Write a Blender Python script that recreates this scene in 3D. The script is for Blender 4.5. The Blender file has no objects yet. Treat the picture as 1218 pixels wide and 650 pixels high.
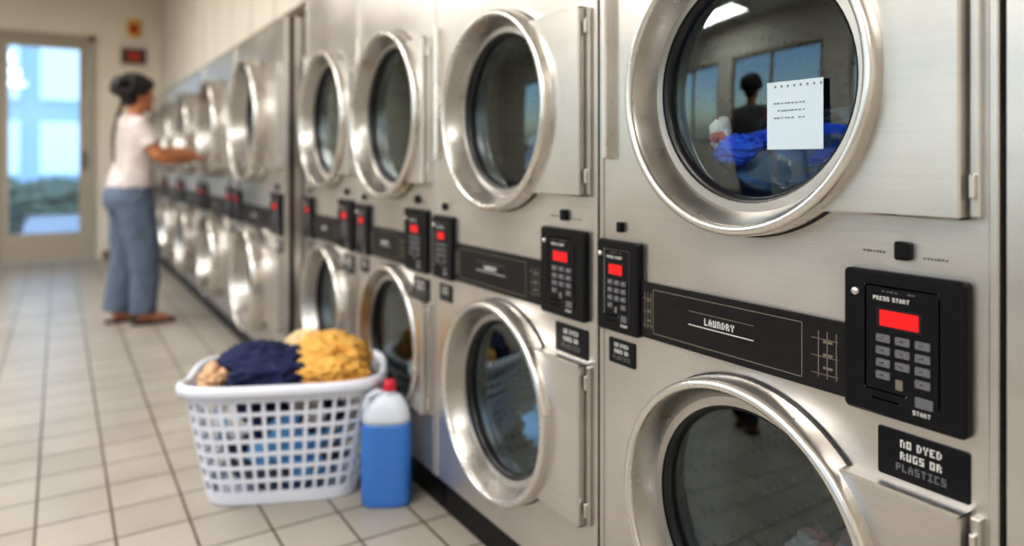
import bpy, bmesh, math, random, bisect
from mathutils import Vector, Matrix, noise
random.seed(4)
S=bpy.context.scene
COL=S.collection
# ---------------------------------------------------------------- materials
def mat(name,col,rough=.5,metal=0.0,spec=None,noise_amt=0,nscale=(5,5,5),bump=0,bscale=None,emit=None,estr=0,trans=0,rvar=0,coat=0):
    m=bpy.data.materials.new(name); m.use_nodes=True
    nt=m.node_tree; b=nt.nodes['Principled BSDF']
    b.inputs['Base Color'].default_value=(*col,1); b.inputs['Roughness'].default_value=rough
    b.inputs['Metallic'].default_value=metal
    if coat: b.inputs['Coat Weight'].default_value=coat
    if trans: b.inputs['Transmission Weight'].default_value=trans
    if spec is not None: b.inputs['Specular IOR Level'].default_value=spec
    if emit: b.inputs['Emission Color'].default_value=(*emit,1); b.inputs['Emission Strength'].default_value=estr
    if noise_amt or bump or rvar:
        tc=nt.nodes.new('ShaderNodeTexCoord'); mp=nt.nodes.new('ShaderNodeMapping'); mp.inputs['Scale'].default_value=nscale
        n=nt.nodes.new('ShaderNodeTexNoise'); n.inputs['Scale'].default_value=1; n.inputs['Detail'].default_value=4
        nt.links.new(tc.outputs['Object'],mp.inputs[0]); nt.links.new(mp.outputs[0],n.inputs['Vector'])
        if noise_amt:
            r=nt.nodes.new('ShaderNodeMapRange'); r.inputs['From Min'].default_value=.25;r.inputs['From Max'].default_value=.75
            mx=nt.nodes.new('ShaderNodeMix'); mx.data_type='RGBA'
            mx.inputs[6].default_value=(*[c*(1-noise_amt) for c in col],1); mx.inputs[7].default_value=(*[min(1,c*(1+noise_amt)) for c in col],1)
            nt.links.new(n.outputs['Fac'],r.inputs['Value']); nt.links.new(r.outputs[0],mx.inputs[0]); nt.links.new(mx.outputs[2],b.inputs['Base Color'])
        if rvar:
            r=nt.nodes.new('ShaderNodeMapRange'); r.inputs['From Min'].default_value=.3;r.inputs['From Max'].default_value=.7
            r.inputs['To Min'].default_value=max(0,rough-rvar); r.inputs['To Max'].default_value=rough+rvar
            nt.links.new(n.outputs['Fac'],r.inputs['Value']); nt.links.new(r.outputs[0],b.inputs['Roughness'])
        if bump:
            bp=nt.nodes.new('ShaderNodeBump'); bp.inputs['Strength'].default_value=bump; bp.inputs['Distance'].default_value=.01
            n2=n
            if bscale:
                n2=nt.nodes.new('ShaderNodeTexNoise'); n2.inputs['Scale'].default_value=bscale; nt.links.new(tc.outputs['Object'],n2.inputs['Vector'])
            nt.links.new(n2.outputs['Fac'],bp.inputs['Height']); nt.links.new(bp.outputs[0],b.inputs['Normal'])
    return m
def glass_mat(name,tint,lo=.1,hi=.9,refl=(.95,1,1)):
    m=bpy.data.materials.new(name); m.use_nodes=True; nt=m.node_tree; nt.nodes.clear()
    o=nt.nodes.new('ShaderNodeOutputMaterial'); t=nt.nodes.new('ShaderNodeBsdfTransparent'); g=nt.nodes.new('ShaderNodeBsdfGlossy')
    t.inputs[0].default_value=(*tint,1); g.inputs['Roughness'].default_value=.02; g.inputs[0].default_value=(*refl,1)
    f=nt.nodes.new('ShaderNodeLayerWeight'); f.inputs['Blend'].default_value=.5
    pw=nt.nodes.new('ShaderNodeMath'); pw.operation='POWER'; pw.inputs[1].default_value=4.5
    nt.links.new(f.outputs['Facing'],pw.inputs[0])
    r=nt.nodes.new('ShaderNodeMapRange'); r.inputs['To Min'].default_value=lo; r.inputs['To Max'].default_value=hi
    mx=nt.nodes.new('ShaderNodeMixShader')
    nt.links.new(pw.outputs[0],r.inputs['Value']); nt.links.new(r.outputs[0],mx.inputs[0]); nt.links.new(t.outputs[0],mx.inputs[1]); nt.links.new(g.outputs[0],mx.inputs[2]); nt.links.new(mx.outputs[0],o.inputs[0])
    return m
def drum_mat():
    m=mat('drum_steel',(.20,.195,.19),.4,.85); nt=m.node_tree;b=nt.nodes['Principled BSDF']
    tc=nt.nodes.new('ShaderNodeTexCoord'); v=nt.nodes.new('ShaderNodeTexVoronoi'); v.inputs['Scale'].default_value=38; v.inputs['Randomness'].default_value=.1
    r=nt.nodes.new('ShaderNodeMapRange'); r.inputs['From Min'].default_value=.24;r.inputs['From Max'].default_value=.3
    mx=nt.nodes.new('ShaderNodeMix'); mx.data_type='RGBA'; mx.inputs[6].default_value=(.05,.05,.05,1); mx.inputs[7].default_value=(.20,.195,.19,1)
    nt.links.new(tc.outputs['Object'],v.inputs['Vector']); nt.links.new(v.outputs['Distance'],r.inputs['Value']); nt.links.new(r.outputs[0],mx.inputs[0]); nt.links.new(mx.outputs[2],b.inputs['Base Color'])
    return m
def steel_mat(name,col,rough,metal,streak=.05):
    m=mat(name,col,rough,metal); nt=m.node_tree;b=nt.nodes['Principled BSDF']
    tc=nt.nodes.new('ShaderNodeTexCoord')
    def nz(scale,detail=3):
        mp=nt.nodes.new('ShaderNodeMapping'); mp.inputs['Scale'].default_value=scale; nt.links.new(tc.outputs['Object'],mp.inputs[0])
        n=nt.nodes.new('ShaderNodeTexNoise'); n.inputs['Scale'].default_value=1; n.inputs['Detail'].default_value=detail; nt.links.new(mp.outputs[0],n.inputs['Vector']); return n.outputs['Fac']
    fine=nz((2,2.5,420)); broad=nz((2.3,2.3,3.1),5)
    def rng(s,a,b_):
        r=nt.nodes.new('ShaderNodeMapRange'); r.inputs['From Min'].default_value=.3; r.inputs['From Max'].default_value=.7; r.inputs['To Min'].default_value=a; r.inputs['To Max'].default_value=b_; nt.links.new(s,r.inputs['Value']); return r.outputs[0]
    mu=nt.nodes.new('ShaderNodeMath'); mu.operation='MULTIPLY'; nt.links.new(rng(fine,1-streak,1+streak*.5),mu.inputs[0]); nt.links.new(rng(broad,.82,1.09),mu.inputs[1])
    vm=nt.nodes.new('ShaderNodeVectorMath'); vm.operation='SCALE'; vm.inputs[0].default_value=col; nt.links.new(mu.outputs[0],vm.inputs['Scale']); nt.links.new(vm.outputs[0],b.inputs['Base Color'])
    nt.links.new(rng(broad,rough-.06,rough+.06),b.inputs['Roughness'])
    bp=nt.nodes.new('ShaderNodeBump'); bp.inputs['Strength'].default_value=.03; bp.inputs['Distance'].default_value=.002; nt.links.new(fine,bp.inputs['Height']); nt.links.new(bp.outputs[0],b.inputs['Normal'])
    return m
STEEL=steel_mat('brushed_steel',(.645,.62,.59),.34,.92)
CHROME=mat('polished_steel_ring',(.72,.70,.67),.27,.95,rvar=.04,nscale=(8,8,8))
CONE=mat('spun_steel',(.42,.41,.395),.31,1,rvar=.06,nscale=(20,20,20))
BLACK=mat('black_plastic',(.006,.006,.008),.38,spec=.25)
BAND=mat('dark_band',(.013,.012,.013),.4,0,spec=.25,noise_amt=.15,nscale=(4,2,80))
RUBBER=mat('rubber_gasket',(.006,.006,.008),.3)
DRUM=drum_mat()
DGLASS=glass_mat('dryer_door_glass',(.64,.71,.73),.12,1.0,(.85,.97,1))
LED=mat('red_led',(.3,.0,.0),.4,emit=(1,.015,.02),estr=.6)
BTN=mat('grey_button',(.12,.12,.13),.45)
PRINT=mat('white_print',(.55,.55,.53),.5)
GOLD=mat('bronze_print',(.20,.175,.14),.5,.3)
DSTEEL=mat('dark_steel',(.18,.17,.16),.45,.8)  # darker steel for cabinet backs, undersides, drum lifters and small print
DM=[STEEL,CHROME,CONE,BLACK,BAND,RUBBER,DRUM,DGLASS,LED,BTN,PRINT,GOLD,DSTEEL]
(iST,iCH,iCO,iBK,iBA,iRU,iDR,iGL,iLE,iBT,iPR,iGO,iDS)=range(13)
# ---------------------------------------------------------------- mesh builder
class MB:
    def __init__(s): s.v=[];s.f=[];s.m=[];s.s=[]
    def add(s,vs,fs,m=0,smooth=False):
        o=len(s.v); s.v+= [tuple(v) for v in vs]
        for f in fs: s.f.append([i+o for i in f]); s.m.append(m); s.s.append(smooth)
    def box(s,x0,x1,y0,y1,z0,z1,m=0):
        vs=[(x,y,z) for x in(x0,x1) for y in(y0,y1) for z in(z0,z1)]
        s.add(vs,[(0,1,3,2),(4,6,7,5),(0,4,5,1),(2,3,7,6),(0,2,6,4),(1,5,7,3)],m)
    def prism(s,y0,y1,z0,z1,xb,xf,r=.006,ch=.003,m=0,n=5):
        def outl(ins,x):
            rr=max(r-ins,.0005); out=[]
            for (cy,cz,a0) in((y1-ins-rr,z1-ins-rr,0),(y0+ins+rr,z1-ins-rr,90),(y0+ins+rr,z0+ins+rr,180),(y1-ins-rr,z0+ins+rr,270)):
                for k in range(n):
                    a=math.radians(a0+90*k/(n-1)); out.append((x,cy+rr*math.cos(a),cz+rr*math.sin(a)))
            return out
        N=4*n; d=1 if xf<xb else -1
        R=[outl(0,xb),outl(0,xf+d*ch),outl(ch,xf)]
        fs=[]
        for k in range(2):
            for i in range(N): fs.append((k*N+i,k*N+(i+1)%N,(k+1)*N+(i+1)%N,(k+1)*N+i))
        fs.append(tuple(range(2*N,3*N)))
        s.add(R[0]+R[1]+R[2],fs,m)
    def lathe(s,prof,cy,cz,fx,m=0,n=72,smooth=True):
        vs=[];fs=[];P=len(prof)
        for i in range(n):
            a=2*math.pi*i/n
            for r,x in prof: vs.append((fx+x,cy+r*math.cos(a),cz+r*math.sin(a)))
        for i in range(n):
            j=(i+1)%n
            for k in range(P-1): fs.append((i*P+k,j*P+k,j*P+k+1,i*P+k+1))
        s.add(vs,fs,m,smooth)
    def plate_hole(s,x,y0,y1,z0,z1,cy,cz,r,m=0,n=64):
        an=[2*math.pi*i/n for i in range(n)]
        for yy in(y0,y1):
            for zz in(z0,z1): an.append(math.atan2(zz-cz,yy-cy)%(2*math.pi))
        an=sorted(set(an)); vs=[]
        for a in an:
            c,sn=math.cos(a),math.sin(a)
            t=1e9
            if c>1e-9:t=min(t,(y1-cy)/c)
            if c<-1e-9:t=min(t,(y0-cy)/c)
            if sn>1e-9:t=min(t,(z1-cz)/sn)
            if sn<-1e-9:t=min(t,(z0-cz)/sn)
            vs.append((x,cy+r*c,cz+r*sn)); vs.append((x,cy+t*c,cz+t*sn))
        N=len(an); s.add(vs,[(2*i,2*i+1,2*((i+1)%N)+1,2*((i+1)%N)) for i in range(N)],m)
    def tube(s,pts,rad,m=0,n=16,up=Vector((0,0,1)),caps=True,smooth=True):
        pts=[Vector(p) for p in pts]; vs=[];fs=[]
        N=len(pts)
        for i,p in enumerate(pts):
            d=(pts[min(i+1,N-1)]-pts[max(i-1,0)]).normalized()
            u=up
            if abs(d.dot(u))>.97: u=Vector((1,0,0))
            a=d.cross(u).normalized(); b=a.cross(d).normalized()
            r=rad[i]; ra,rb=(r if isinstance(r,tuple) else (r,r))
            for k in range(n):
                t=2*math.pi*k/n; vs.append(p+a*ra*math.cos(t)+b*rb*math.sin(t))
        for i in range(N-1):
            for k in range(n): fs.append((i*n+k,i*n+(k+1)%n,(i+1)*n+(k+1)%n,(i+1)*n+k))
        if caps: fs.append(tuple(range(n))); fs.append(tuple(range((N-1)*n,N*n)))
        s.add(vs,fs,m,smooth)
    def loftz(s,secs,m=0,n=28,e=2.0,caps=True,smooth=True):
        vs=[];fs=[]
        for z,cx,cy,rx,ry in secs:
            for k in range(n):
                t=2*math.pi*k/n; c,sn=math.cos(t),math.sin(t)
                vs.append((cx+rx*math.copysign(abs(c)**(2/e),c),cy+ry*math.copysign(abs(sn)**(2/e),sn),z))
        for i in range(len(secs)-1):
            for k in range(n): fs.append((i*n+k,i*n+(k+1)%n,(i+1)*n+(k+1)%n,(i+1)*n+k))
        if caps: fs.append(tuple(range(n))); fs.append(tuple(range((len(secs)-1)*n,len(secs)*n)))
        s.add(vs,fs,m,smooth)
    def ell(s,c,r,m=0,n=20,h=12,M=None):
        vs=[];fs=[]
        for i in range(h+1):
            p=math.pi*i/h
            for k in range(n):
                t=2*math.pi*k/n
                v=Vector((r[0]*math.sin(p)*math.cos(t),r[1]*math.sin(p)*math.sin(t),r[2]*math.cos(p)))
                if M: v=M@v
                vs.append(v+Vector(c))
        for i in range(h):
            for k in range(n): fs.append((i*n+k,i*n+(k+1)%n,(i+1)*n+(k+1)%n,(i+1)*n+k))
        s.add(vs,fs,m,True)
    def obj(s,name,mats,parent=None,M=None,weld=False):
        me=bpy.data.meshes.new(name); me.from_pydata(s.v,[],s.f)
        for x in mats: me.materials.append(x)
        me.polygons.foreach_set('material_index',s.m); me.polygons.foreach_set('use_smooth',s.s)
        bm=bmesh.new(); bm.from_mesh(me)
        if weld: bmesh.ops.remove_doubles(bm,verts=bm.verts,dist=1e-5)
        bmesh.ops.recalc_face_normals(bm,faces=bm.faces); bm.to_mesh(me); bm.free()
        me.update(); o=bpy.data.objects.new(name,me); COL.objects.link(o)
        if M: o.matrix_world=M
        if parent: o.parent=parent
        return o
def empty(name,loc=(0,0,0),rz=0):
    e=bpy.data.objects.new(name,None); COL.objects.link(e); e.location=loc; e.rotation_euler=(0,0,rz); e.empty_display_size=.1; return e
# ---------------------------------------------------------------- cloth
def cloth(name,c,r,mats,seed,parent=None,sub=5,amp=.35,fs=3.0,patch=0,flat=None):
    bm=bmesh.new(); bmesh.ops.create_icosphere(bm,subdivisions=sub,radius=1)
    off=Vector((seed*7.3,seed*3.1,seed*1.7))
    for v in bm.verts:
        p=v.co.copy(); w=noise.noise_vector(p*1.1+off)*.9
        n1=1-abs(noise.noise(p*fs*.55+w*1.6+off))*2.2
        n2=1-abs(noise.noise(p*fs*1.3+w*2+off*2))*2
        d=1+amp*(.55*n1+.25*n2-.45)+.22*noise.noise(p*1.3+off)
        q=p*d; q=Vector((q.x*r[0],q.y*r[1],q.z*r[2]))
        if flat is not None and q.z<flat: q.z=flat+(q.z-flat)*.08
        v.co=q+Vector(c)
    for f in bm.faces:
        f.smooth=True
        if len(mats)>1:
            pp=(f.calc_center_median()-Vector(c)); k=noise.noise(Vector((pp.x/r[0],pp.y/r[1],pp.z/r[2]))*1.2+off*3)
            f.material_index=min(len(mats)-1,int((k+.5)*len(mats)) if k>-.5 else 0)
    me=bpy.data.meshes.new(name); bm.to_mesh(me); bm.free()
    for m in mats: me.materials.append(m)
    o=bpy.data.objects.new(name,me); COL.objects.link(o)
    if parent: o.parent=parent
    return o
fab=lambda n,c,**k: mat(n,c,.85,noise_amt=.12,nscale=(14,14,14),bump=.25,bscale=180,**k)
NAVY=fab('navy_cloth',(.012,.019,.075)); YEL=fab('yellow_cloth',(.76,.43,.11)); LBL=fab('light_blue_cloth',(.16,.42,.75)); PEACH=fab('peach_cloth',(.70,.45,.27))
ROY=fab('royal_blue_cloth',(.02,.14,.95)); GREY=fab('charcoal_cloth',(.06,.07,.10)); WHT=fab('white_cloth',(.80,.79,.77)); RED=fab('red_cloth',(.6,.05,.06)); TEAL=fab('slate_cloth',(.14,.19,.27)); DEN=fab('denim_cloth',(.08,.17,.36)); MAU=fab('mauve_cloth',(.28,.11,.13)); LGR=fab('light_grey_cloth',(.30,.30,.31))
# ---------------------------------------------------------------- dryers
def textbars(B,x,y0,y1,z,h,m,rnd,n=6):
    w=(y1-y0)/n
    for i in range(n):
        if rnd.random()<.12: continue
        a=y0+i*w; B.box(x-.0004,x,a+w*.08,a+w*(.6+.35*rnd.random()),z-h*rnd.uniform(.3,.5),z+h*rnd.uniform(.3,.5),m)
F={'A':(2,5,7,5,5),'C':(7,4,4,4,7),'D':(6,5,5,5,6),'E':(7,4,6,4,7),'I':(7,2,2,2,7),'L':(4,4,4,4,7),'M':(5,7,7,5,5),'N':(6,5,5,5,5),'O':(7,5,5,5,7),'R':(6,5,6,5,5),'S':(7,4,7,1,7),'T':(7,2,2,2,2),'U':(5,5,5,5,7),'Y':(5,5,2,2,2),'H':(5,5,7,5,5),'P':(7,5,7,4,4),'W':(5,5,7,7,5),'F':(7,4,6,4,4),'K':(5,6,4,6,5),'G':(7,4,5,5,7)}
def glyphs(B,x,yl,z,h,text,m):
    # tiny 3x5 block letters, reading left (+y) to right (-y)
    u=h/5; y=yl
    for ch in text:
        if ch in F:
            for r,row in enumerate(F[ch]):
                k=0
                while k<3:
                    if row&(4>>k):
                        e=k
                        while e<3 and row&(4>>e): e+=1
                        B.box(x-.0004,x,y-e*u,y-k*u,z+h/2-(r+1)*u,z+h/2-r*u,m); k=e
                    else: k+=1
        y-=u*(4 if ch!=' ' else 2.5)
def glyph_w(text,h): return sum((4 if c!=' ' else 2.5) for c in text)*h/5
def panel(B,fx,y0,y1,z0,z1,rnd,hang=True):
    xf=fx-.016; W=y1-y0;H=z1-z0
    B.prism(y0,y1,z0,z1,fx,xf,.008,.004,iBK)
    U=lambda u:y1-u*W; V=lambda v:z1-v*H
    def rect(u0,u1,v0,v1,m,d=.001): B.prism(U(u1),U(u0),V(v1),V(v0),xf,xf-d,.0015,.0004,m,3)
    rect(.20,.80,.10,.104,iGO,.0006); rect(.20,.206,.10,.82,iPR,.0006)
    rect(.80,.806,.12,.86,iBT,.0006); rect(.20,.55,.82,.826,iPR,.0006)
    rect(.30,.68,.245,.39,iRU,.0012)
    rect(.33,.65,.262,.372,iLE,.0022)
    glyphs(B,xf,U(.27),V(.185),H*.030,'PRESS START',iPR)
    textbars(B,xf,U(.62),U(.30),V(.135),H*.012,iBT,rnd,9)
    for r in range(4):
        for c in range(3):
            u=.30+c*.16; v=.43+r*.085
            if r==3 and c==1: continue
            rect(u,u+.12,v,v+.055,iBT,.0025)
            rect(u+.03,u+.08,v+.02,v+.028,iPR,.0029)
    rect(.62,.76,.80,.87,iBT,.002); rect(.25,.50,.88,.885,iBT,.0006)
    glyphs(B,xf,U(.60),V(.91),H*.03,'START',iPR)
    B.lathe([(.0,-.006),(.004,-.006),(.006,-.004),(.006,0)],U(.12),V(.16),xf,iCH,20)
    rect(.46,.52,.72,.79,iGO,.001)
def dryer(a,b,fx,cu,ru,cl,rl,top,prot=.055,seed=0,base=.115,strip=True,pw=(.17,.13),loads=(),protl=None):
    root=empty('stacked_dryer',(0,0,0))
    rnd=random.Random(seed); B=MB(); g=.004; cy=(a+b)/2; y0=a+g;y1=b-g; D=.82; zs=.735
    B.plate_hole(fx,y0,y1,base,zs,cy,cl,rl-.055,iST); B.plate_hole(fx,y0,y1,zs,top,cy,cu,ru-.055,iST)
    for yy in(y0,y1): B.add([(fx,yy,base),(fx+D,yy,base),(fx+D,yy,top),(fx,yy,top)],[(0,1,2,3)],iST)
    B.add([(fx,y0,top),(fx+D,y0,top),(fx+D,y1,top),(fx,y1,top)],[(0,1,2,3)],iST)
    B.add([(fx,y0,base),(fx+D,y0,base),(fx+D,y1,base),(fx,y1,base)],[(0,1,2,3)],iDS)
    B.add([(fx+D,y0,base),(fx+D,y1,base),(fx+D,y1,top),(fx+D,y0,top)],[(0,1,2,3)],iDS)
    B.box(fx+.03,fx+D,y0,y1,0.0,base,iBK)
    B.box(fx+.02,fx+.04,a,y0,base,top,iBK);B.box(fx+.02,fx+.04,y1,b,base,top,iBK)
    B.prism(y0,y0+.012,base,top,fx,fx-.004,.003,.002,iST,3)
    B.prism(y1-.012,y1,base,top,fx,fx-.004,.003,.002,iST,3)
    for (c,R,up) in((cu,ru,True),(cl,rl,False)):
        p=prot if (up or protl is None) else protl
        B.lathe([(R+.003,.0005),(R+.003,-.004),(R,-.004)],cy,c,fx,iRU,96)
        B.lathe([(R,0),(R,-p*.80),(R-.003,-p*.93),(R-.008,-p),(R-.014,-p),(R-.018,-p*.94),(R-.019,-p*.84)],cy,c,fx,iCH,96)
        B.lathe([(R-.019,-p*.84),(R-.023,-p*.74),(R-.040,.0),(R-.046,.018)],cy,c,fx,iCO,96)
        B.lathe([(R-.040,.016),(R-.043,.008),(R-.048,.004),(R-.058,.004),(R-.064,.010),(R-.066,.022)],cy,c,fx,iRU,80)
        B.lathe([(R-.056,.024),(R-.075,.04),(R-.075,.07)],cy,c,fx,iRU,64)
        gp=[(R-.060,.018)]+[((R-.060)*(1-t/8),.018-.009*(1-(1-t/8)**2)) for t in range(1,8)]+[(0.0005,.009)]
        B.lathe(gp,cy,c,fx,iGL,80)
        rd=min(R-.02,(b-a)/2-.02)
        B.lathe([(R-.075,.07),(rd,.075),(rd,.62),(rd-.02,.64),(.06,.66),(.001,.66)],cy,c,fx,iDR,64)
        for k in range(3):
            an=math.radians(20+120*k+seed*31)
            ca,sa=math.cos(an),math.sin(an)
            def P(x,r,t): return (fx+x,cy+r*ca-t*sa,c+r*sa+t*ca)
            vs=[P(.09,rd,-.03),P(.09,rd,.03),P(.1,rd-.05,0),P(.61,rd,-.03),P(.61,rd,.03),P(.6,rd-.05,0)]
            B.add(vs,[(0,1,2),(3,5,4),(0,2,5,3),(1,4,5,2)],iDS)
        hh=.205 if up else .176
        hh*=R/.26
        xf=fx-.030; ye=y0+.034; n=14; RR=R-.004
        zsq=[c-hh+2*hh*i/n for i in range(n+1)]
        vs=[];fs=[]
        for z in zsq:
            yr=cy-math.sqrt(max(RR*RR-(z-c)**2,0)); vs+=[(xf,ye+.003,z),(xf,yr,z),(fx,ye,z)]
            vs.append((xf+.003,ye,z))
        for i in range(n):
            o=4*i;q=4*(i+1); fs+=[(o,o+1,q+1,q),(o+3,o,q,q+3),(o+2,o+3,q+3,q+2)]
        B.add(vs,fs,iST)
        for zz,sg in((zsq[0],-1),(zsq[-1],1)):
            yr=cy-math.sqrt(max(RR*RR-(zz-c)**2,0))
            B.add([(xf,ye+.003,zz),(xf,yr,zz),(xf+.004,yr,zz+sg*.003),(xf+.004,ye,zz+sg*.003),(fx,yr+.01,zz+sg*.003),(fx,ye,zz+sg*.003)],[(0,1,2,3),(3,2,4,5)],iCH)
        B.prism(y0+.018,y0+.031,c-hh,c+hh,fx,fx-.012,.002,.002,iST,3)
        for zz in (c-hh*.8,c+hh*.8):
            B.prism(y0+.021,y0+.029,zz-.016,zz+.016,fx-.010,fx-.020,.002,.002,iCH,3)
        if up and strip:
            B.prism(y1-.040,y1-.028,c-hh*.62,c+hh*1.35,fx,fx-.022,.004,.004,iCH,4)
    zb0,zb1=.75,.862
    rp0,rp1=y0+.032,y0+.032+pw[0]; lp1=y1-.004; lp0=lp1-pw[1]
    B.prism(rp1-.01,lp0+.01,zb0,zb1,fx,fx-.007,.002,.001,iBA,3)
    L0=rp1+.075;L1=lp0-.035; xb=fx-.007
    if L1-L0<.12: L0=rp1+.05; L1=lp0-.02
    for (p0,p1,q0,q1) in((L0,L1,zb0+.012,zb0+.0135),(L0,L1,zb1-.0135,zb1-.012),(L0,L0+.0015,zb0+.012,zb1-.012),(L1-.0015,L1,zb0+.012,zb1-.012)):
        B.box(xb-.0006,xb,p0,p1,q0,q1,iGO)
    m=(L0+L1)/2; w=(L1-L0)*.22; tx='LAUNDRY'; tw=glyph_w(tx,.0125)
    glyphs(B,xb,m+tw/2,.811,.0125,tx,iPR); B.box(xb-.0006,xb,m-w,m+w,.7985,.8003,iPR)
    B.box(xb-.0006,xb,m-w,m+w,.824,.8252,iGO)
    for (q,ww) in((rp1+.014,.045),(lp0-.032,.026)):
        for k in range(3):
            B.box(xb-.0006,xb,q+k*ww/3+.002,q+k*ww/3+.0035,zb0+.02,zb1-.02,iGO)
            B.box(xb-.0006,xb,q,q+ww,zb0+.025+k*.027,zb0+.0262+k*.027,iGO)
            B.box(xb-.0006,xb,q+ww*.2,q+ww*.55,zb0+.034+k*.02,zb0+.038+k*.02,iGO)
    panel(B,fx,rp0,rp1,.742,.948,rnd); panel(B,fx,lp0,lp1,.745,.938,rnd)
    q=(rp0+rp1)/2+.002
    B.prism(q-.011,q+.011,.966,.992,fx,fx-.012,.004,.003,iBK); q2=(lp0+lp1)/2
    B.prism(q2-.007,q2+.007,.955,.977,fx,fx-.012,.003,.003,iBK)
    textbars(B,fx,q+.028,q+.062,.974,.004,iDS,rnd,7); textbars(B,fx,q-.058,q-.024,.971,.004,iDS,rnd,7)
    for (p0,p1,z0,z1) in((rp0+.002,rp0+.125,.656,.724),(lp0+.022,lp0+.104,.675,.728)):
        B.prism(p0,p1,z0,z1,fx,fx-.003,.003,.001,iBK,3); hgt=z1-z0
        for k,tx in enumerate(('NO DYED','RUGS OR','PLASTICS')):
            h_=hgt*.16; s_=min(1,(p1-p0-.02)/glyph_w(tx,h_)); h_*=s_
            glyphs(B,fx-.003,(p0+p1)/2+glyph_w(tx,h_)/2,z1-hgt*(.24+.25*k),h_,tx,iPR if k!=2 else iBT)
    B.obj('cabinet',DM,root)
    for k,(c_,r_,ms,sd,sb,fl) in enumerate(loads): cloth('clothes_%d'%(k+1),c_,r_,ms,sd,root,sb,flat=fl)
    return root
seams=[-.49,.300,.416,1.205,2.01,2.69,3.395]
L1=[((.14,.79,1.085),(.065,.16,.07),[DEN,TEAL],3,5,-.055),((.10,.90,1.125),(.035,.06,.030),[ROY],5,5,None),((.16,.78,1.150),(.06,.15,.022),[ROY,ROY,TEAL],8,5,None),
    ((.12,.70,1.115),(.045,.08,.035),[ROY,DEN],18,5,None),((.24,.80,1.175),(.10,.15,.035),[TEAL,GREY],14,5,-.03),((.09,.945,1.16),(.022,.022,.032),[WHT,WHT,RED],9,4,None),
    ((.20,.74,.335),(.11,.14,.09),[GREY,MAU,LGR],12,5,-.05),((.20,.70,.40),(.05,.07,.05),[MAU,TEAL],15,5,None)]
def gen(y,k,mm1,mm2): return [((.24,y,.35),(.15,.15,.09),mm1,20+k,4,-.05),((.24,y,1.11),(.15,.15,.09),mm2,30+k,4,-.05)]
dryer(seams[0],seams[1],0,1.235,.26,.47,.26,2.1,seed=0)
d1=dryer(seams[2],seams[3],0,1.235,.258,.47,.26,2.1,seed=1,loads=L1)
NP=mat('sheet_reflection_pale',(.48,.57,.64),.6); NI=mat('sheet_reflection_marks',(.16,.20,.26),.6)
B=MB(); B.box(.004,.0045,.668,.772,1.124,1.236,0)  # card before the glass, painted as the reflection of a pale panel
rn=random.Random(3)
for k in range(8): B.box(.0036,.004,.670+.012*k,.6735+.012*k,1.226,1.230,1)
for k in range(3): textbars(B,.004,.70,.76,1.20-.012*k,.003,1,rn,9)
B.obj('sheet_reflection_card',[NP,NI],d1)
dryer(seams[3],seams[4],0,1.238,.265,.47,.262,2.1,seed=2,loads=gen(1.61,0,[GREY,LBL],[TEAL,DEN]))
dryer(seams[4],seams[5],0,1.268,.295,.475,.262,2.1,seed=3,loads=gen(2.35,1,[RED,WHT,NAVY],[GREY,TEAL]),protl=.036)
dryer(seams[5],seams[6],0,1.285,.297,.475,.262,2.1,seed=4,loads=gen(3.04,2,[GREY,NAVY],[TEAL,NAVY]))
fx=-.09
for i in range(5):
    y=3.42+i*1.13
    dryer(y,y+1.13,fx,1.325,.33,.475,.28,1.80,prot=.095,seed=10+i,pw=(.2,.16),loads=[((.2,y+.56,1.15),(.2,.2,.11),[GREY,NAVY],60+i,4,-.07),((.2,y+.56,.35),(.17,.18,.1),[TEAL,GREY],70+i,4,-.06)])
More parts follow.
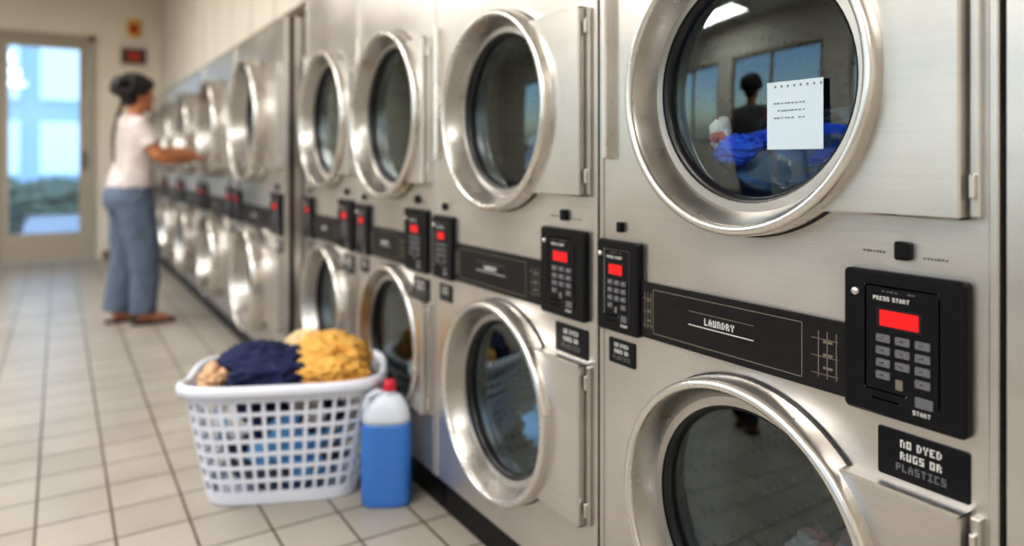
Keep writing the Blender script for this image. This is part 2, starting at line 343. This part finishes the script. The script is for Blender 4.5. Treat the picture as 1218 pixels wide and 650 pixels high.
# ---------------------------------------------------------------- basket
def basket():
    root=empty('laundry_basket',(-.338,2.462,0),math.radians(-24))
    PL=mat('white_plastic',(.76,.80,.91),.35)
    B=MB(); H=.385; hl0,hw0=.240,.150; hl1,hw1=.312,.200; NC=40
    def per(t,hl,hw,e=4.2):
        a=2*math.pi*t; c,s=math.cos(a),math.sin(a)
        k=(abs(c/hl)**e+abs(s/hw)**e)**(-1/e)
        return k*c,k*s
    tt=[i/2000 for i in range(2001)]; P=[per(t,hl1,hw1) for t in tt]; L=[0]
    for i in range(2000): L.append(L[-1]+math.dist(P[i],P[i+1]))
    def tpar(u):
        u=(u%1)*L[-1]
        i=max(0,min(1999,bisect.bisect(L,u)-1)); return tt[i]+(u-L[i])/max(L[i+1]-L[i],1e-9)/2000
    def pt(u,h):
        t=tpar(u); f=h/H; x,y=per(t,hl0+(hl1-hl0)*f**.9,hw0+(hw1-hw0)*f**.9)
        dip=-.024*math.exp(-((y/.085)**2))*(f**3)*(1 if abs(x)>hl1*.7 else 0)
        return Vector((x,y,h+dip+.004))
    rows=[.035+i*(H-.075)/7 for i in range(8)]
    def q(u0,u1,h0,h1,m=0): B.add([pt(u0,h0),pt(u1,h0),pt(u1,h1),pt(u0,h1)],[(0,1,2,3)],m)
    for c in range(NC):
        u0=c/NC;u1=(c+1)/NC; um=(u0+u1)/2; w=(u1-u0)
        for (a,b) in((0,.012),(.012,rows[0]),(rows[-1],H)): 
            q(u0,um,a,b); q(um,u1,a,b)
        for r in range(7):
            h0,h1=rows[r],rows[r+1]; ua=u0+w*.14;ub=u1-w*.14; ha=h0+(h1-h0)*.14;hb=h1-(h1-h0)*.14
            q(u0,ua,h0,h1); q(ub,u1,h0,h1)
            q(ua,ub,h0,ha); q(ua,ub,hb,h1)
    NB=120; B.add([pt(i/NB,0.0) for i in range(NB)],[tuple(range(NB))])
    def off(u,d,dz):
        p=pt(u,H); n=Vector((p.x/hl1**2,p.y/hw1**2,0)).normalized(); return p+n*d+Vector((0,0,dz))
    prof=[(0,-.004),(.002,.006),(.008,.010),(.018,.008),(.023,0),(.023,-.022)]
    vs=[];fs=[]
    for i in range(NB):
        for d,z in prof: vs.append(off(i/NB,d,z))
    n=len(prof)
    for i in range(NB):
        j=(i+1)%NB
        for k in range(n-1): fs.append((i*n+k,j*n+k,j*n+k+1,i*n+k+1))
    B.add(vs,fs,0,True)
    o=B.obj('basket_body',[PL],root,weld=False)
    md=o.modifiers.new('s','SOLIDIFY'); md.thickness=.0045; md.offset=0
    cloth('navy_towel',(-.075,.01,.400),(.165,.125,.080),[NAVY],31,root,amp=.5,fs=3.8)
    cloth('navy_shirt',(-.03,-.10,.388),(.145,.078,.062),[NAVY],32,root,amp=.5,fs=3.8)
    cloth('yellow_towel',(.13,.05,.400),(.130,.12,.088),[YEL],34,root,fs=4.2,amp=.5)
    cloth('yellow_shirt',(.155,-.09,.395),(.125,.085,.055),[YEL],35,root,fs=4.2,amp=.5)
    cloth('cream_towel',(.05,.10,.42),(.09,.06,.072),[fab('cream_cloth',(.80,.64,.38))],37,root,fs=4,amp=.5)
    cloth('peach_shirt',(-.22,-.02,.38),(.055,.11,.05),[PEACH],36,root)
    cloth('blue_sheets',(-.02,-.01,.22),(.21,.135,.14),[LBL,NAVY,WHT,LBL],38,root,amp=.2)
    cloth('lower_sheets',(.0,.0,.085),(.19,.125,.07),[GREY,LBL],39,root,amp=.2)
basket()
# ---------------------------------------------------------------- detergent jug
def jug():
    root=empty('detergent_jug',(-.106,2.15,0),math.radians(-30))
    BL=mat('blue_jug_plastic',(.055,.20,.60),.3,noise_amt=.08,nscale=(6,6,6)); WT=mat('pale_jug_plastic',(.64,.69,.78),.3); RC=mat('red_cap',(.60,.02,.05),.35)
    B=MB(); rx,ry=.080,.046
    se=[(0.0,.9),(.006,.97),(.02,1.0),(.13,1.0),(.255,1.0),(.265,.975)]
    B.loftz([(z,0,0,rx*k,ry*k) for z,k in se],0,40,3.6)
    se=[(.265,0,.975),(.28,0,.97),(.30,.0,.90),(.322,.004,.74),(.340,.008,.55),(.352,.010,.36)]
    B.loftz([(z,cx,0,rx*k,ry*min(1,k*1.02)) for z,cx,k in se],1,40,3.0)
    B.loftz([(.348,.010,0,.019,.019),(.366,.010,0,.019,.019)],1,28)
    B.loftz([(.364,.010,0,.021,.021),(.367,.010,0,.022,.022),(.390,.010,0,.019,.019),(.395,.010,0,.016,.016),(.396,.01,0,.01,.01)],2,28)
    B.tube([(-.005,0,.352),(-.030,0,.358),(-.056,0,.345),(-.068,0,.315),(-.064,0,.28)],[.010,.011,.012,.012,.013],1,12,up=Vector((0,1,0)))
    B.obj('jug_body',[BL,WT,RC],root)
jug()
# ---------------------------------------------------------------- room
def simple(name,boxes,mats):
    B=MB()
    for b in boxes: B.box(*b[:6],b[6] if len(b)>6 else 0)
    return B.obj(name,mats)
def tile_mat():
    m=mat('floor_tiles',(.5,.5,.5),.36); nt=m.node_tree; b=nt.nodes['Principled BSDF']
    tc=nt.nodes.new('ShaderNodeTexCoord'); mp=nt.nodes.new('ShaderNodeMapping'); mp.inputs['Location'].default_value=(.06,.03,0)
    br=nt.nodes.new('ShaderNodeTexBrick'); br.offset=0; br.squash=1; br.inputs['Scale'].default_value=1
    br.inputs['Brick Width'].default_value=.20; br.inputs['Row Height'].default_value=.20; br.inputs['Mortar Size'].default_value=.0045; br.inputs['Mortar Smooth'].default_value=.2
    br.inputs['Color1'].default_value=(.40,.37,.32,1); br.inputs['Color2'].default_value=(.46,.43,.375,1); br.inputs['Mortar'].default_value=(.11,.085,.06,1)
    n=nt.nodes.new('ShaderNodeTexNoise'); n.inputs['Scale'].default_value=3; n.inputs['Detail'].default_value=6
    mx=nt.nodes.new('ShaderNodeMix'); mx.data_type='RGBA'; mx.blend_type='MULTIPLY'; mx.inputs[0].default_value=.5
    rp=nt.nodes.new('ShaderNodeValToRGB'); rp.color_ramp.elements[0].position=.3; rp.color_ramp.elements[0].color=(.7,.68,.64,1); rp.color_ramp.elements[1].position=.65
    nt.links.new(tc.outputs['Object'],mp.inputs[0]); nt.links.new(mp.outputs[0],br.inputs['Vector']); nt.links.new(tc.outputs['Object'],n.inputs['Vector'])
    nt.links.new(n.outputs['Fac'],rp.inputs[0]); nt.links.new(br.outputs['Color'],mx.inputs[6]); nt.links.new(rp.outputs[0],mx.inputs[7]); nt.links.new(mx.outputs[2],b.inputs['Base Color'])
    bp=nt.nodes.new('ShaderNodeBump'); bp.inputs['Strength'].default_value=.3; bp.inputs['Distance'].default_value=.003; bp.invert=True
    nt.links.new(br.outputs['Fac'],bp.inputs['Height']); nt.links.new(bp.outputs[0],b.inputs['Normal'])
    return m
CREAM=mat('cream_wall_paint',(.78,.73,.64),.7,noise_amt=.03,nscale=(2,2,2)); WHITE=mat('ceiling_white',(.82,.81,.78),.8,noise_amt=.02)
BEIGE=mat('bulkhead_panel',(.70,.66,.59),.6,noise_amt=.04); TAN=mat('tan_door_frame',(.42,.37,.29),.45); BASEM=mat('baseboard_shadow_gap_brown',(.20,.15,.11),.5)
XW=-4.4; YF=9.2; YB=-3.2; ZC=3.0
simple('floor',[(XW-.2,.95,YB-.1,YF+.1,-.1,0)],[tile_mat()])
simple('ceiling',[(XW-.2,.95,YB-.1,YF+.1,ZC,ZC+.1)],[WHITE])
dx0,dx1,dz=-1.60,-.66,2.50
simple('wall_far',[(XW-.2,dx0,YF,YF+.12,0,ZC),(dx1,.95,YF,YF+.12,0,ZC),(dx0,dx1,YF,YF+.12,dz,ZC)],[CREAM])
simple('wall_back',[(XW-.2,.95,YB-.12,YB,0,ZC)],[CREAM])
simple('wall_right',[(.85,.95,YB,YF,0,ZC)],[CREAM])
simple('trim_1',[(.03,.84,YB+.0,3.40,2.1,ZC)],[BEIGE])
simple('trim_2',[(.0,.84,3.42,YF-.01,1.88,ZC,0)]+[(-.003,0,3.42+.565*k,3.424+.565*k,1.88,ZC,1) for k in range(1,11)]+[(.06,.84,3.42,YF-.02,1.80,1.88,2)],[BEIGE,mat('panel_joint',(.40,.35,.28),.7),BASEM])  # dark recess strip over the far machines: gap shadow painted in brown
simple('wall_filler',[(.0,.84,YB,-.50,0,2.1)],[CREAM])
simple('trim_3',[(-.004,.80,.303,.411,0,2.1)],[STEEL])
wins=[(-1.9,.1),(.5,2.5),(2.9,4.9),(5.3,7.3)]
bx=[(XW-.12,XW,YB,YF,0,.9),(XW-.12,XW,YB,YF,2.35,ZC)]
ys=[YB]+[y for w in wins for y in w]+[YF]
for i in range(0,len(ys),2): bx.append((XW-.12,XW,ys[i],ys[i+1],.9,2.35))
simple('wall_left',bx,[CREAM])
WG=glass_mat('window_glass',(.93,.97,1),.03,.9)
for k,(a,b) in enumerate(wins):
    m=(a+b)/2
    simple('window_%d'%(k+1),[(XW-.09,XW-.03,a,b,.9,.95),(XW-.09,XW-.03,a,b,2.30,2.35),(XW-.09,XW-.03,a,a+.05,.95,2.30),(XW-.09,XW-.03,b-.05,b,.95,2.30),(XW-.09,XW-.03,m-.025,m+.025,.95,2.30),(XW-.065,XW-.06,a+.05,b-.05,.95,2.30,1)],[TAN,WG])
simple('baseboard_far',[(dx1+.07,-.10,YF-.015,YF,0,.10),(XW,dx0-.07,YF-.015,YF,0,.10)],[BASEM])
simple('baseboard_left',[(XW,XW+.015,YB,YF,0,.10)],[BASEM])
DG=glass_mat('door_glass',(.88,.95,1),.05,.9); ALU=mat('door_hardware',(.15,.14,.13),.35,.8)
B=MB()
f=.055
B.box(dx0-.0,dx0+f,YF-.03,YF+.12,0,dz,0);B.box(dx1-f,dx1+0,YF-.03,YF+.12,0,dz,0);B.box(dx0,dx1,YF-.03,YF+.12,dz-f,dz,0)
a,b=dx0+f+.004,dx1-f-.004
B.box(a,a+.09,YF+.01,YF+.055,.01,dz-f-.004,0);B.box(b-.09,b,YF+.01,YF+.055,.01,dz-f-.004,0)
B.box(a+.09,b-.09,YF+.01,YF+.055,dz-f-.10,dz-f-.004,0);B.box(a+.09,b-.09,YF+.01,YF+.055,.01,.32,0)
B.box(a+.09,b-.09,YF+.03,YF+.036,.32,dz-f-.10,1)
B.box(b-.06,b-.03,YF-.012,YF+.01,1.02,1.22,2)
B.tube([(b-.045,YF-.03,1.05),(b-.045,YF-.045,1.07),(b-.045,YF-.045,1.18),(b-.045,YF-.03,1.20)],[.008]*4,2,10)
B.obj('door_1',[TAN,DG,ALU])
B=MB(); yy=YF-.001
PW=mat('notice_white',(.66,.63,.58),.5); PR=mat('notice_red',(.50,.05,.03),.5); PY=mat('notice_yellow',(.70,.42,.05),.5); PK=mat('notice_dark',(.05,.04,.04),.5)
B.box(-.42,-.13,yy-.012,yy,2.16,2.50,0); B.box(-.40,-.15,yy-.016,yy-.012,2.22,2.40,2); B.box(-.34,-.21,yy-.020,yy-.016,2.26,2.36,1)
B.box(-.34,-.21,yy-.04,yy,2.54,2.72,3)
B.ell((-.275,yy-.04,2.62),(.05,.03,.06),1)
B.obj('wall_notice',[PW,PR,PK,PY])
LE=mat('light_diffuser',(.9,.9,.9),.5,emit=(1,.97,.92),estr=3.0)
lamps=[(-1.9,-1.5),(-1.9,1.0),(-1.9,3.5),(-1.9,6.0),(-3.6,1.0),(-3.6,4.8)]
for (lx,ly) in lamps:
    simple('ceiling_light',[(lx-.17,lx+.17,ly-.66,ly+.66,ZC-.07,ZC-.0,0),(lx-.14,lx+.14,ly-.62,ly+.62,ZC-.075,ZC-.07,1)],[WHITE,LE])
    L=bpy.data.lights.new('ceiling_tube_light','AREA'); L.shape='RECTANGLE'; L.size=.5;L.size_y=1.4;L.energy=44;L.color=(1,.955,.895)
    o=bpy.data.objects.new('ceiling_tube_light',L); o.location=(lx,ly,ZC-.09); COL.objects.link(o)
WM=mat('washer_enamel',(.42,.42,.42),.3)
for k in range(7):
    y=-1.8+k*.78; B=MB(); x0=XW+.03
    B.box(x0,x0+.65,y,y+.70,.0,1.0,0); B.box(x0,x0+.2,y,y+.70,1.0,1.12,1)
    B.lathe([(.21,0),(.21,.03),(.19,.045),(.165,.03),(.16,.0)],y+.35,.52,x0+.65,2,40); B.lathe([(.16,.01),(.001,.02)],y+.35,.52,x0+.65,1,32)
    B.box(x0+.65,x0+.66,y+.1,y+.6,.86,.95,1)
    B.obj('washing_machine',[WM,BLACK,CHROME])
# ---------------------------------------------------------------- outdoors
simple('pavement',[(-30,30,YF+.13,60,-.12,-.02)],[mat('asphalt',(.36,.41,.46),.8,noise_amt=.1)])
BB=mat('facade_blue',(.22,.38,.52),.5,noise_amt=.1); GW=mat('facade_window',(.50,.68,.82),.3)
bx=[(-14,10,32,40,0,9,0)]
for i in range(12):
    for j in range(3): bx.append((-13.6+i*2,-12.2+i*2,31.9,32,.6+j*2.8,2.6+j*2.8,1))
simple('office_building',bx,[BB,GW])
HG=mat('hedge_leaves',(.075,.12,.10),.8,noise_amt=.6,nscale=(9,9,9))
for k in range(5): cloth('hedge',(-5.4+k*1.1,18.0,.30),(.75,.5,.40),[HG],50+k,None,4,amp=.9,flat=-.30)
for k,(hx_,hy_) in enumerate([(-2.75,12.8),(-1.75,12.2)]): cloth('hedge',(hx_,hy_,.24),(.36,.33,.28),[HG],80+k,None,4,amp=.9,flat=-.23)
def car(x,y,colm,rz=0):
    root=empty('parked_car',(x,y,0),rz); B=MB()
    prof=[(-2.1,.35),(-2.15,.7),(-1.9,.88),(-1.15,.97),(-.6,1.40),(.7,1.43),(1.45,1.0),(2.05,.93),(2.15,.6),(2.1,.35)]
    w=.86
    vs=[];n=len(prof)
    for s in(-1,1):
        for px,pz in prof: vs.append((px,s*(w-(.16 if pz>1.2 else 0)),pz))
    B.add(vs,[(i,(i+1)%n,n+(i+1)%n,n+i) for i in range(n)]+[tuple(range(n)),tuple(range(n,2*n))],0)
    for s in(-1,1):
        B.add([(-1.0,s*.875,.98),(-.55,s*.74,1.34),(.65,s*.74,1.37),(1.25,s*.875,1.02)],[(0,1,2,3)],1)
        for wx in(-1.35,1.35):
            vs=[];n=24
            for yy in(s*.72,s*.9):
                for k in range(n): vs.append((wx+.33*math.cos(2*math.pi*k/n),yy,.33+.33*math.sin(2*math.pi*k/n)-.02))
            B.add(vs,[(k,(k+1)%n,n+(k+1)%n,n+k) for k in range(n)]+[tuple(range(n)),tuple(range(n,2*n))],2)
    B.obj('car_body',[colm,mat('car_glass',(.03,.05,.07),.08),BLACK],root)
car(-4.4,21.5,mat('silver_car_paint',(.40,.50,.58),.3,.2),.15)
sun=bpy.data.lights.new('sun','SUN'); sun.energy=1.3; sun.angle=.02; sun.color=(1,.97,.92); so=bpy.data.objects.new('sun',sun); COL.objects.link(so)
so.rotation_euler=Vector((.12,.75,-.62)).to_track_quat('-Z','Y').to_euler(); so.location=(0,-10,10)
# ---------------------------------------------------------------- woman
SKIN=mat('skin',(.50,.20,.095),.5,noise_amt=.05,nscale=(20,20,20)); HR=mat('dark_curly_hair',(.012,.008,.008),.6,bump=.8,bscale=90)
BR=mat('brown_braid',(.07,.03,.018),.6,bump=.6,bscale=60); SH=mat('tan_sandal',(.36,.18,.10),.6); SO=mat('sandal_sole',(.05,.04,.035),.6); EY=mat('eye_white',(.8,.8,.78),.3); IR=mat('iris_dark',(.02,.012,.01),.2)
def woman(loc,rz,TS,TR,arms,sc=1,braid=True):
    root=empty('woman',loc,rz); root.scale=(sc,sc,sc); SK=SKIN
    B=MB()
    hx=.035
    FT=((-1,.06),(1,-.055))
    B.loftz([(.84,-.02,0,.09,.14),(.92,-.02,0,.10,.15),(1.03,0,0,.085,.12),(1.15,.005,0,.09,.125),(1.26,.015,0,.10,.135),(1.34,.0,0,.08,.14),(1.39,-.005,0,.05,.09),(1.43,.005,0,.045,.05)],0)
    B.tube([(0,0,1.37),(.018,0,1.43),(hx-.005,0,1.49)],[.052,.048,.05],0)
    B.ell((hx,0,1.565),(.090,.074,.098)); B.ell((hx+.028,0,1.515),(.060,.056,.068))
    B.ell((hx+.088,0,1.548),(.018,.012,.016)); B.tube([(hx+.082,0,1.585),(hx+.095,0,1.55)],[.008,.012],0,10)
    B.ell((hx+.080,0,1.508),(.012,.024,.006)); B.ell((hx+.078,0,1.500),(.012,.020,.006)); B.ell((hx+.07,0,1.467),(.02,.022,.018))
    for s in(-1,1):
        B.ell((hx-.005,s*.076,1.55),(.018,.008,.03)); B.ell((hx+.075,s*.032,1.592),(.014,.02,.008))
        B.ell((hx+.058,s*.04,1.53),(.025,.02,.025))
    for s,fxo in FT:
        B.tube([(0,s*.085,.88),(.02+fxo*.5,s*.09,.48),(fxo-.02,s*.09,.09)],[.085,.055,.036],0)
        B.tube([(fxo-.045,s*.09,.050),(fxo,s*.092,.055),(fxo+.07,s*.097,.042),(fxo+.135,s*.102,.030)],[(.030,.030),(.034,.036),(.040,.026),(.040,.014)],0)
        for k in range(5): B.tube([(fxo+.12,s*(.072+.015*k),.028),(fxo+.165-.009*k,s*(.070+.016*k),.024)],[.011-.001*k,.009-.001*k],0,8)
    def arm(s,sh,el,wr,dirv):
        B.tube([sh,(Vector(sh)+Vector(el))/2,el],[.052,.049,.042],0)
        B.tube([el,Vector(el).lerp(Vector(wr),.35),wr],[.042,.044,.027],0)
        d=Vector(dirv).normalized(); side=d.cross(Vector((0,0,1))).normalized(); upv=side.cross(d).normalized(); w=Vector(wr)
        B.tube([w-d*.01,w+d*.03,w+d*.075,w+d*.085],[(.022,.018),(.034,.015),(.038,.013),(.034,.010)],0,16)
        for k in range(4):
            o=side*(-.029+.0195*k); L=[.068,.078,.072,.056][k]; b=w+d*.075+o
            B.tube([b,b+d*L*.45-upv*.004,b+d*L*.78-upv*.018,b+d*L*.9-upv*.035],[.0095,.009,.008,.0065],0,10)
        ts=side*s
        B.tube([w+d*.02+ts*.018,w+d*.05+ts*.045-upv*.008,w+d*.08+ts*.052-upv*.02],[.013,.011,.008],0,10)
    (RS,RE,RW,RD),(LS,LE_,LW,LD)=arms
    arm(-1,RS,RE,RW,RD); arm(1,LS,LE_,LW,LD)
    o=B.obj('body',[SK],root)
    r=o.modifiers.new('r','REMESH'); r.mode='VOXEL'; r.voxel_size=.0055; r.use_smooth_shade=True
    sm=o.modifiers.new('s','SMOOTH'); sm.iterations=3; sm.factor=.5
    B=MB()
    B.loftz([(.925,-.015,0,.132,.178),(.94,-.015,0,.136,.183),(1.0,-.01,0,.126,.172),(1.08,.0,0,.114,.152),(1.17,.008,0,.118,.152),(1.26,.018,0,.130,.160),(1.33,.008,0,.110,.167),(1.375,.0,0,.082,.150),(1.405,.002,0,.064,.095),(1.418,.005,0,.056,.062)],0,36,2.3)
    for S_,E_ in((RS,RE),(LS,LE_)):
        S_=Vector(S_);E_=Vector(E_); B.tube([S_+Vector((0,-S_.y*.35,.005)),S_,S_.lerp(E_,.40),S_.lerp(E_,.60)],[.062,.064,.064,.070],0,20)
    o=B.obj('tshirt',[TS],root); r=o.modifiers.new('r','REMESH'); r.mode='VOXEL'; r.voxel_size=.008; r.use_smooth_shade=True
    sm=o.modifiers.new('s','SMOOTH'); sm.iterations=4
    t=bpy.data.textures.new('folds','CLOUDS'); t.noise_scale=.09
    dmo=o.modifiers.new('d','DISPLACE'); dmo.texture=t; dmo.strength=.022; dmo.mid_level=.5
    B=MB()
    B.loftz([(.76,-.025,0,.115,.16),(.84,-.035,0,.145,.180),(.90,-.03,0,.140,.180),(.96,-.015,0,.118,.165),(.975,-.015,0,.112,.158)],0,36,2.3)
    for s,fxo in FT:
        B.tube([(-.02,s*.085,.88),(.0+fxo*.2,s*.092,.70),(.015+fxo*.55,s*.095,.48),(fxo*.8,s*.095,.28),(fxo-.022,s*.093,.075)],[(.10,.125),(.090,.118),(.080,.100),(.074,.090),(.070,.085)],0,24,up=Vector((1,0,0)))
    o=B.obj('trousers',[TR],root); r=o.modifiers.new('r','REMESH'); r.mode='VOXEL'; r.voxel_size=.008; r.use_smooth_shade=True
    sm=o.modifiers.new('s','SMOOTH'); sm.iterations=4
    dmo=o.modifiers.new('d','DISPLACE'); dmo.texture=t; dmo.strength=.02
    B=MB(); rnd=random.Random(8)
    B.ell((hx-.018,0,1.590),(.096,.088,.088)); B.ell((hx-.050,0,1.545),(.068,.080,.070))
    B.ell((hx-.045,0,1.640),(.095,.080,.052))
    for k in range(140):
        a=rnd.uniform(0,2*math.pi); p=rnd.uniform(0,2.0)
        d=Vector((math.sin(p)*math.cos(a),math.sin(p)*math.sin(a),math.cos(p)))
        q=Vector((hx-.032,0,1.602))+Vector((d.x*.122,d.y*.108,d.z*.086))
        if q.x>hx+.06 and q.z<1.62: continue
        B.ell(q,(.025,.025,.025),0,8,6)
    o=B.obj('hair',[HR],root); r=o.modifiers.new('r','REMESH'); r.mode='VOXEL'; r.voxel_size=.007; r.use_smooth_shade=True
    if braid:
        B=MB(); pts=[];rad=[]
        for k in range(24):
            f=k/23; pts.append((-.080-.055*math.sin(min(1,f*1.6)*1.5),-.06-.02*f,1.49-.40*f)); rad.append((.015-.007*f)*(1+.22*math.cos(k*1.9)))
        B.tube(pts,rad,0,12); B.obj('braid',[BR],root)
    B=MB()
    for s,fxo in FT:
        se=[(fxo-.09,.026),(fxo-.07,.036),(fxo-.01,.036),(fxo+.06,.044),(fxo+.12,.047),(fxo+.165,.038),(fxo+.185,.02)]
        vs=[]
        for z in(0,.018):
            for px,w in se: vs.append((px,s*.095-w,z))
            for px,w in reversed(se): vs.append((px,s*.095+w,z))
        n=len(se)*2; B.add(vs,[tuple(range(n)),tuple(range(n,2*n))]+[(i,(i+1)%n,n+(i+1)%n,n+i) for i in range(n)],1)
        for px in(fxo+.045,fxo+.095): 
            B.tube([(px,s*.095-.045,.012),(px,s*.095-.036,.05),(px,s*.095,.068 if px<fxo+.06 else .055),(px,s*.095+.036,.05),(px,s*.095+.045,.012)],[.009]*5,0,8,up=Vector((1,0,0)))
    B.obj('sandals',[SH,SO],root)
    B=MB()
    for s in(-1,1):
        B.ell((hx+.077,s*.032,1.572),(.011,.014,.009),0,12,8); B.ell((hx+.086,s*.032,1.572),(.004,.006,.006),1,10,6)
    B.obj('eyes',[EY,IR],root)
    return root
reach=(((.0,-.165,1.345),(.11,-.225,1.125),(.335,-.175,1.130),(1,.1,.02)),((.02,.165,1.345),(.16,.205,1.15),(.36,.10,1.18),(1,-.15,-.05)))
relax=(((.0,-.175,1.345),(-.02,-.215,1.09),(.05,-.22,.86),(.15,0,-1)),((.0,.175,1.345),(-.02,.215,1.09),(.05,.22,.86),(.15,0,-1)))
woman((-.575,5.47,0),math.radians(10),fab('pink_white_tshirt',(.68,.60,.59)),fab('slate_trousers',(.125,.16,.23)),reach)
woman((-2.1,2.50,0),math.radians(165),fab('grey_tshirt',(.16,.16,.17)),fab('black_trousers',(.02,.02,.03)),relax,.95,False)
# ---------------------------------------------------------------- world + camera
w=bpy.data.worlds.new('sky'); S.world=w; w.use_nodes=True; nt=w.node_tree; bg=nt.nodes['Background']
sk=nt.nodes.new('ShaderNodeTexSky'); sk.sky_type='NISHITA'; sk.sun_elevation=math.radians(40); sk.sun_rotation=math.radians(200); sk.sun_disc=False
nt.links.new(sk.outputs[0],bg.inputs[0]); bg.inputs[1].default_value=.42
S.view_settings.view_transform='Standard'
try: S.view_settings.look='Medium High Contrast'
except Exception: S.view_settings.look='None'
S.view_settings.exposure=-.08
c=bpy.data.cameras.new('camera'); co=bpy.data.objects.new('camera',c); COL.objects.link(co)
co.location=(-1.0,0,1.1045); co.rotation_euler=(math.radians(90),0,-math.atan(539/842))
c.sensor_width=36; c.lens=36*842/1218; c.shift_y=-133/1218; c.clip_start=.05
c.dof.use_dof=True; c.dof.focus_distance=1.15; c.dof.aperture_fstop=1.5
S.camera=co
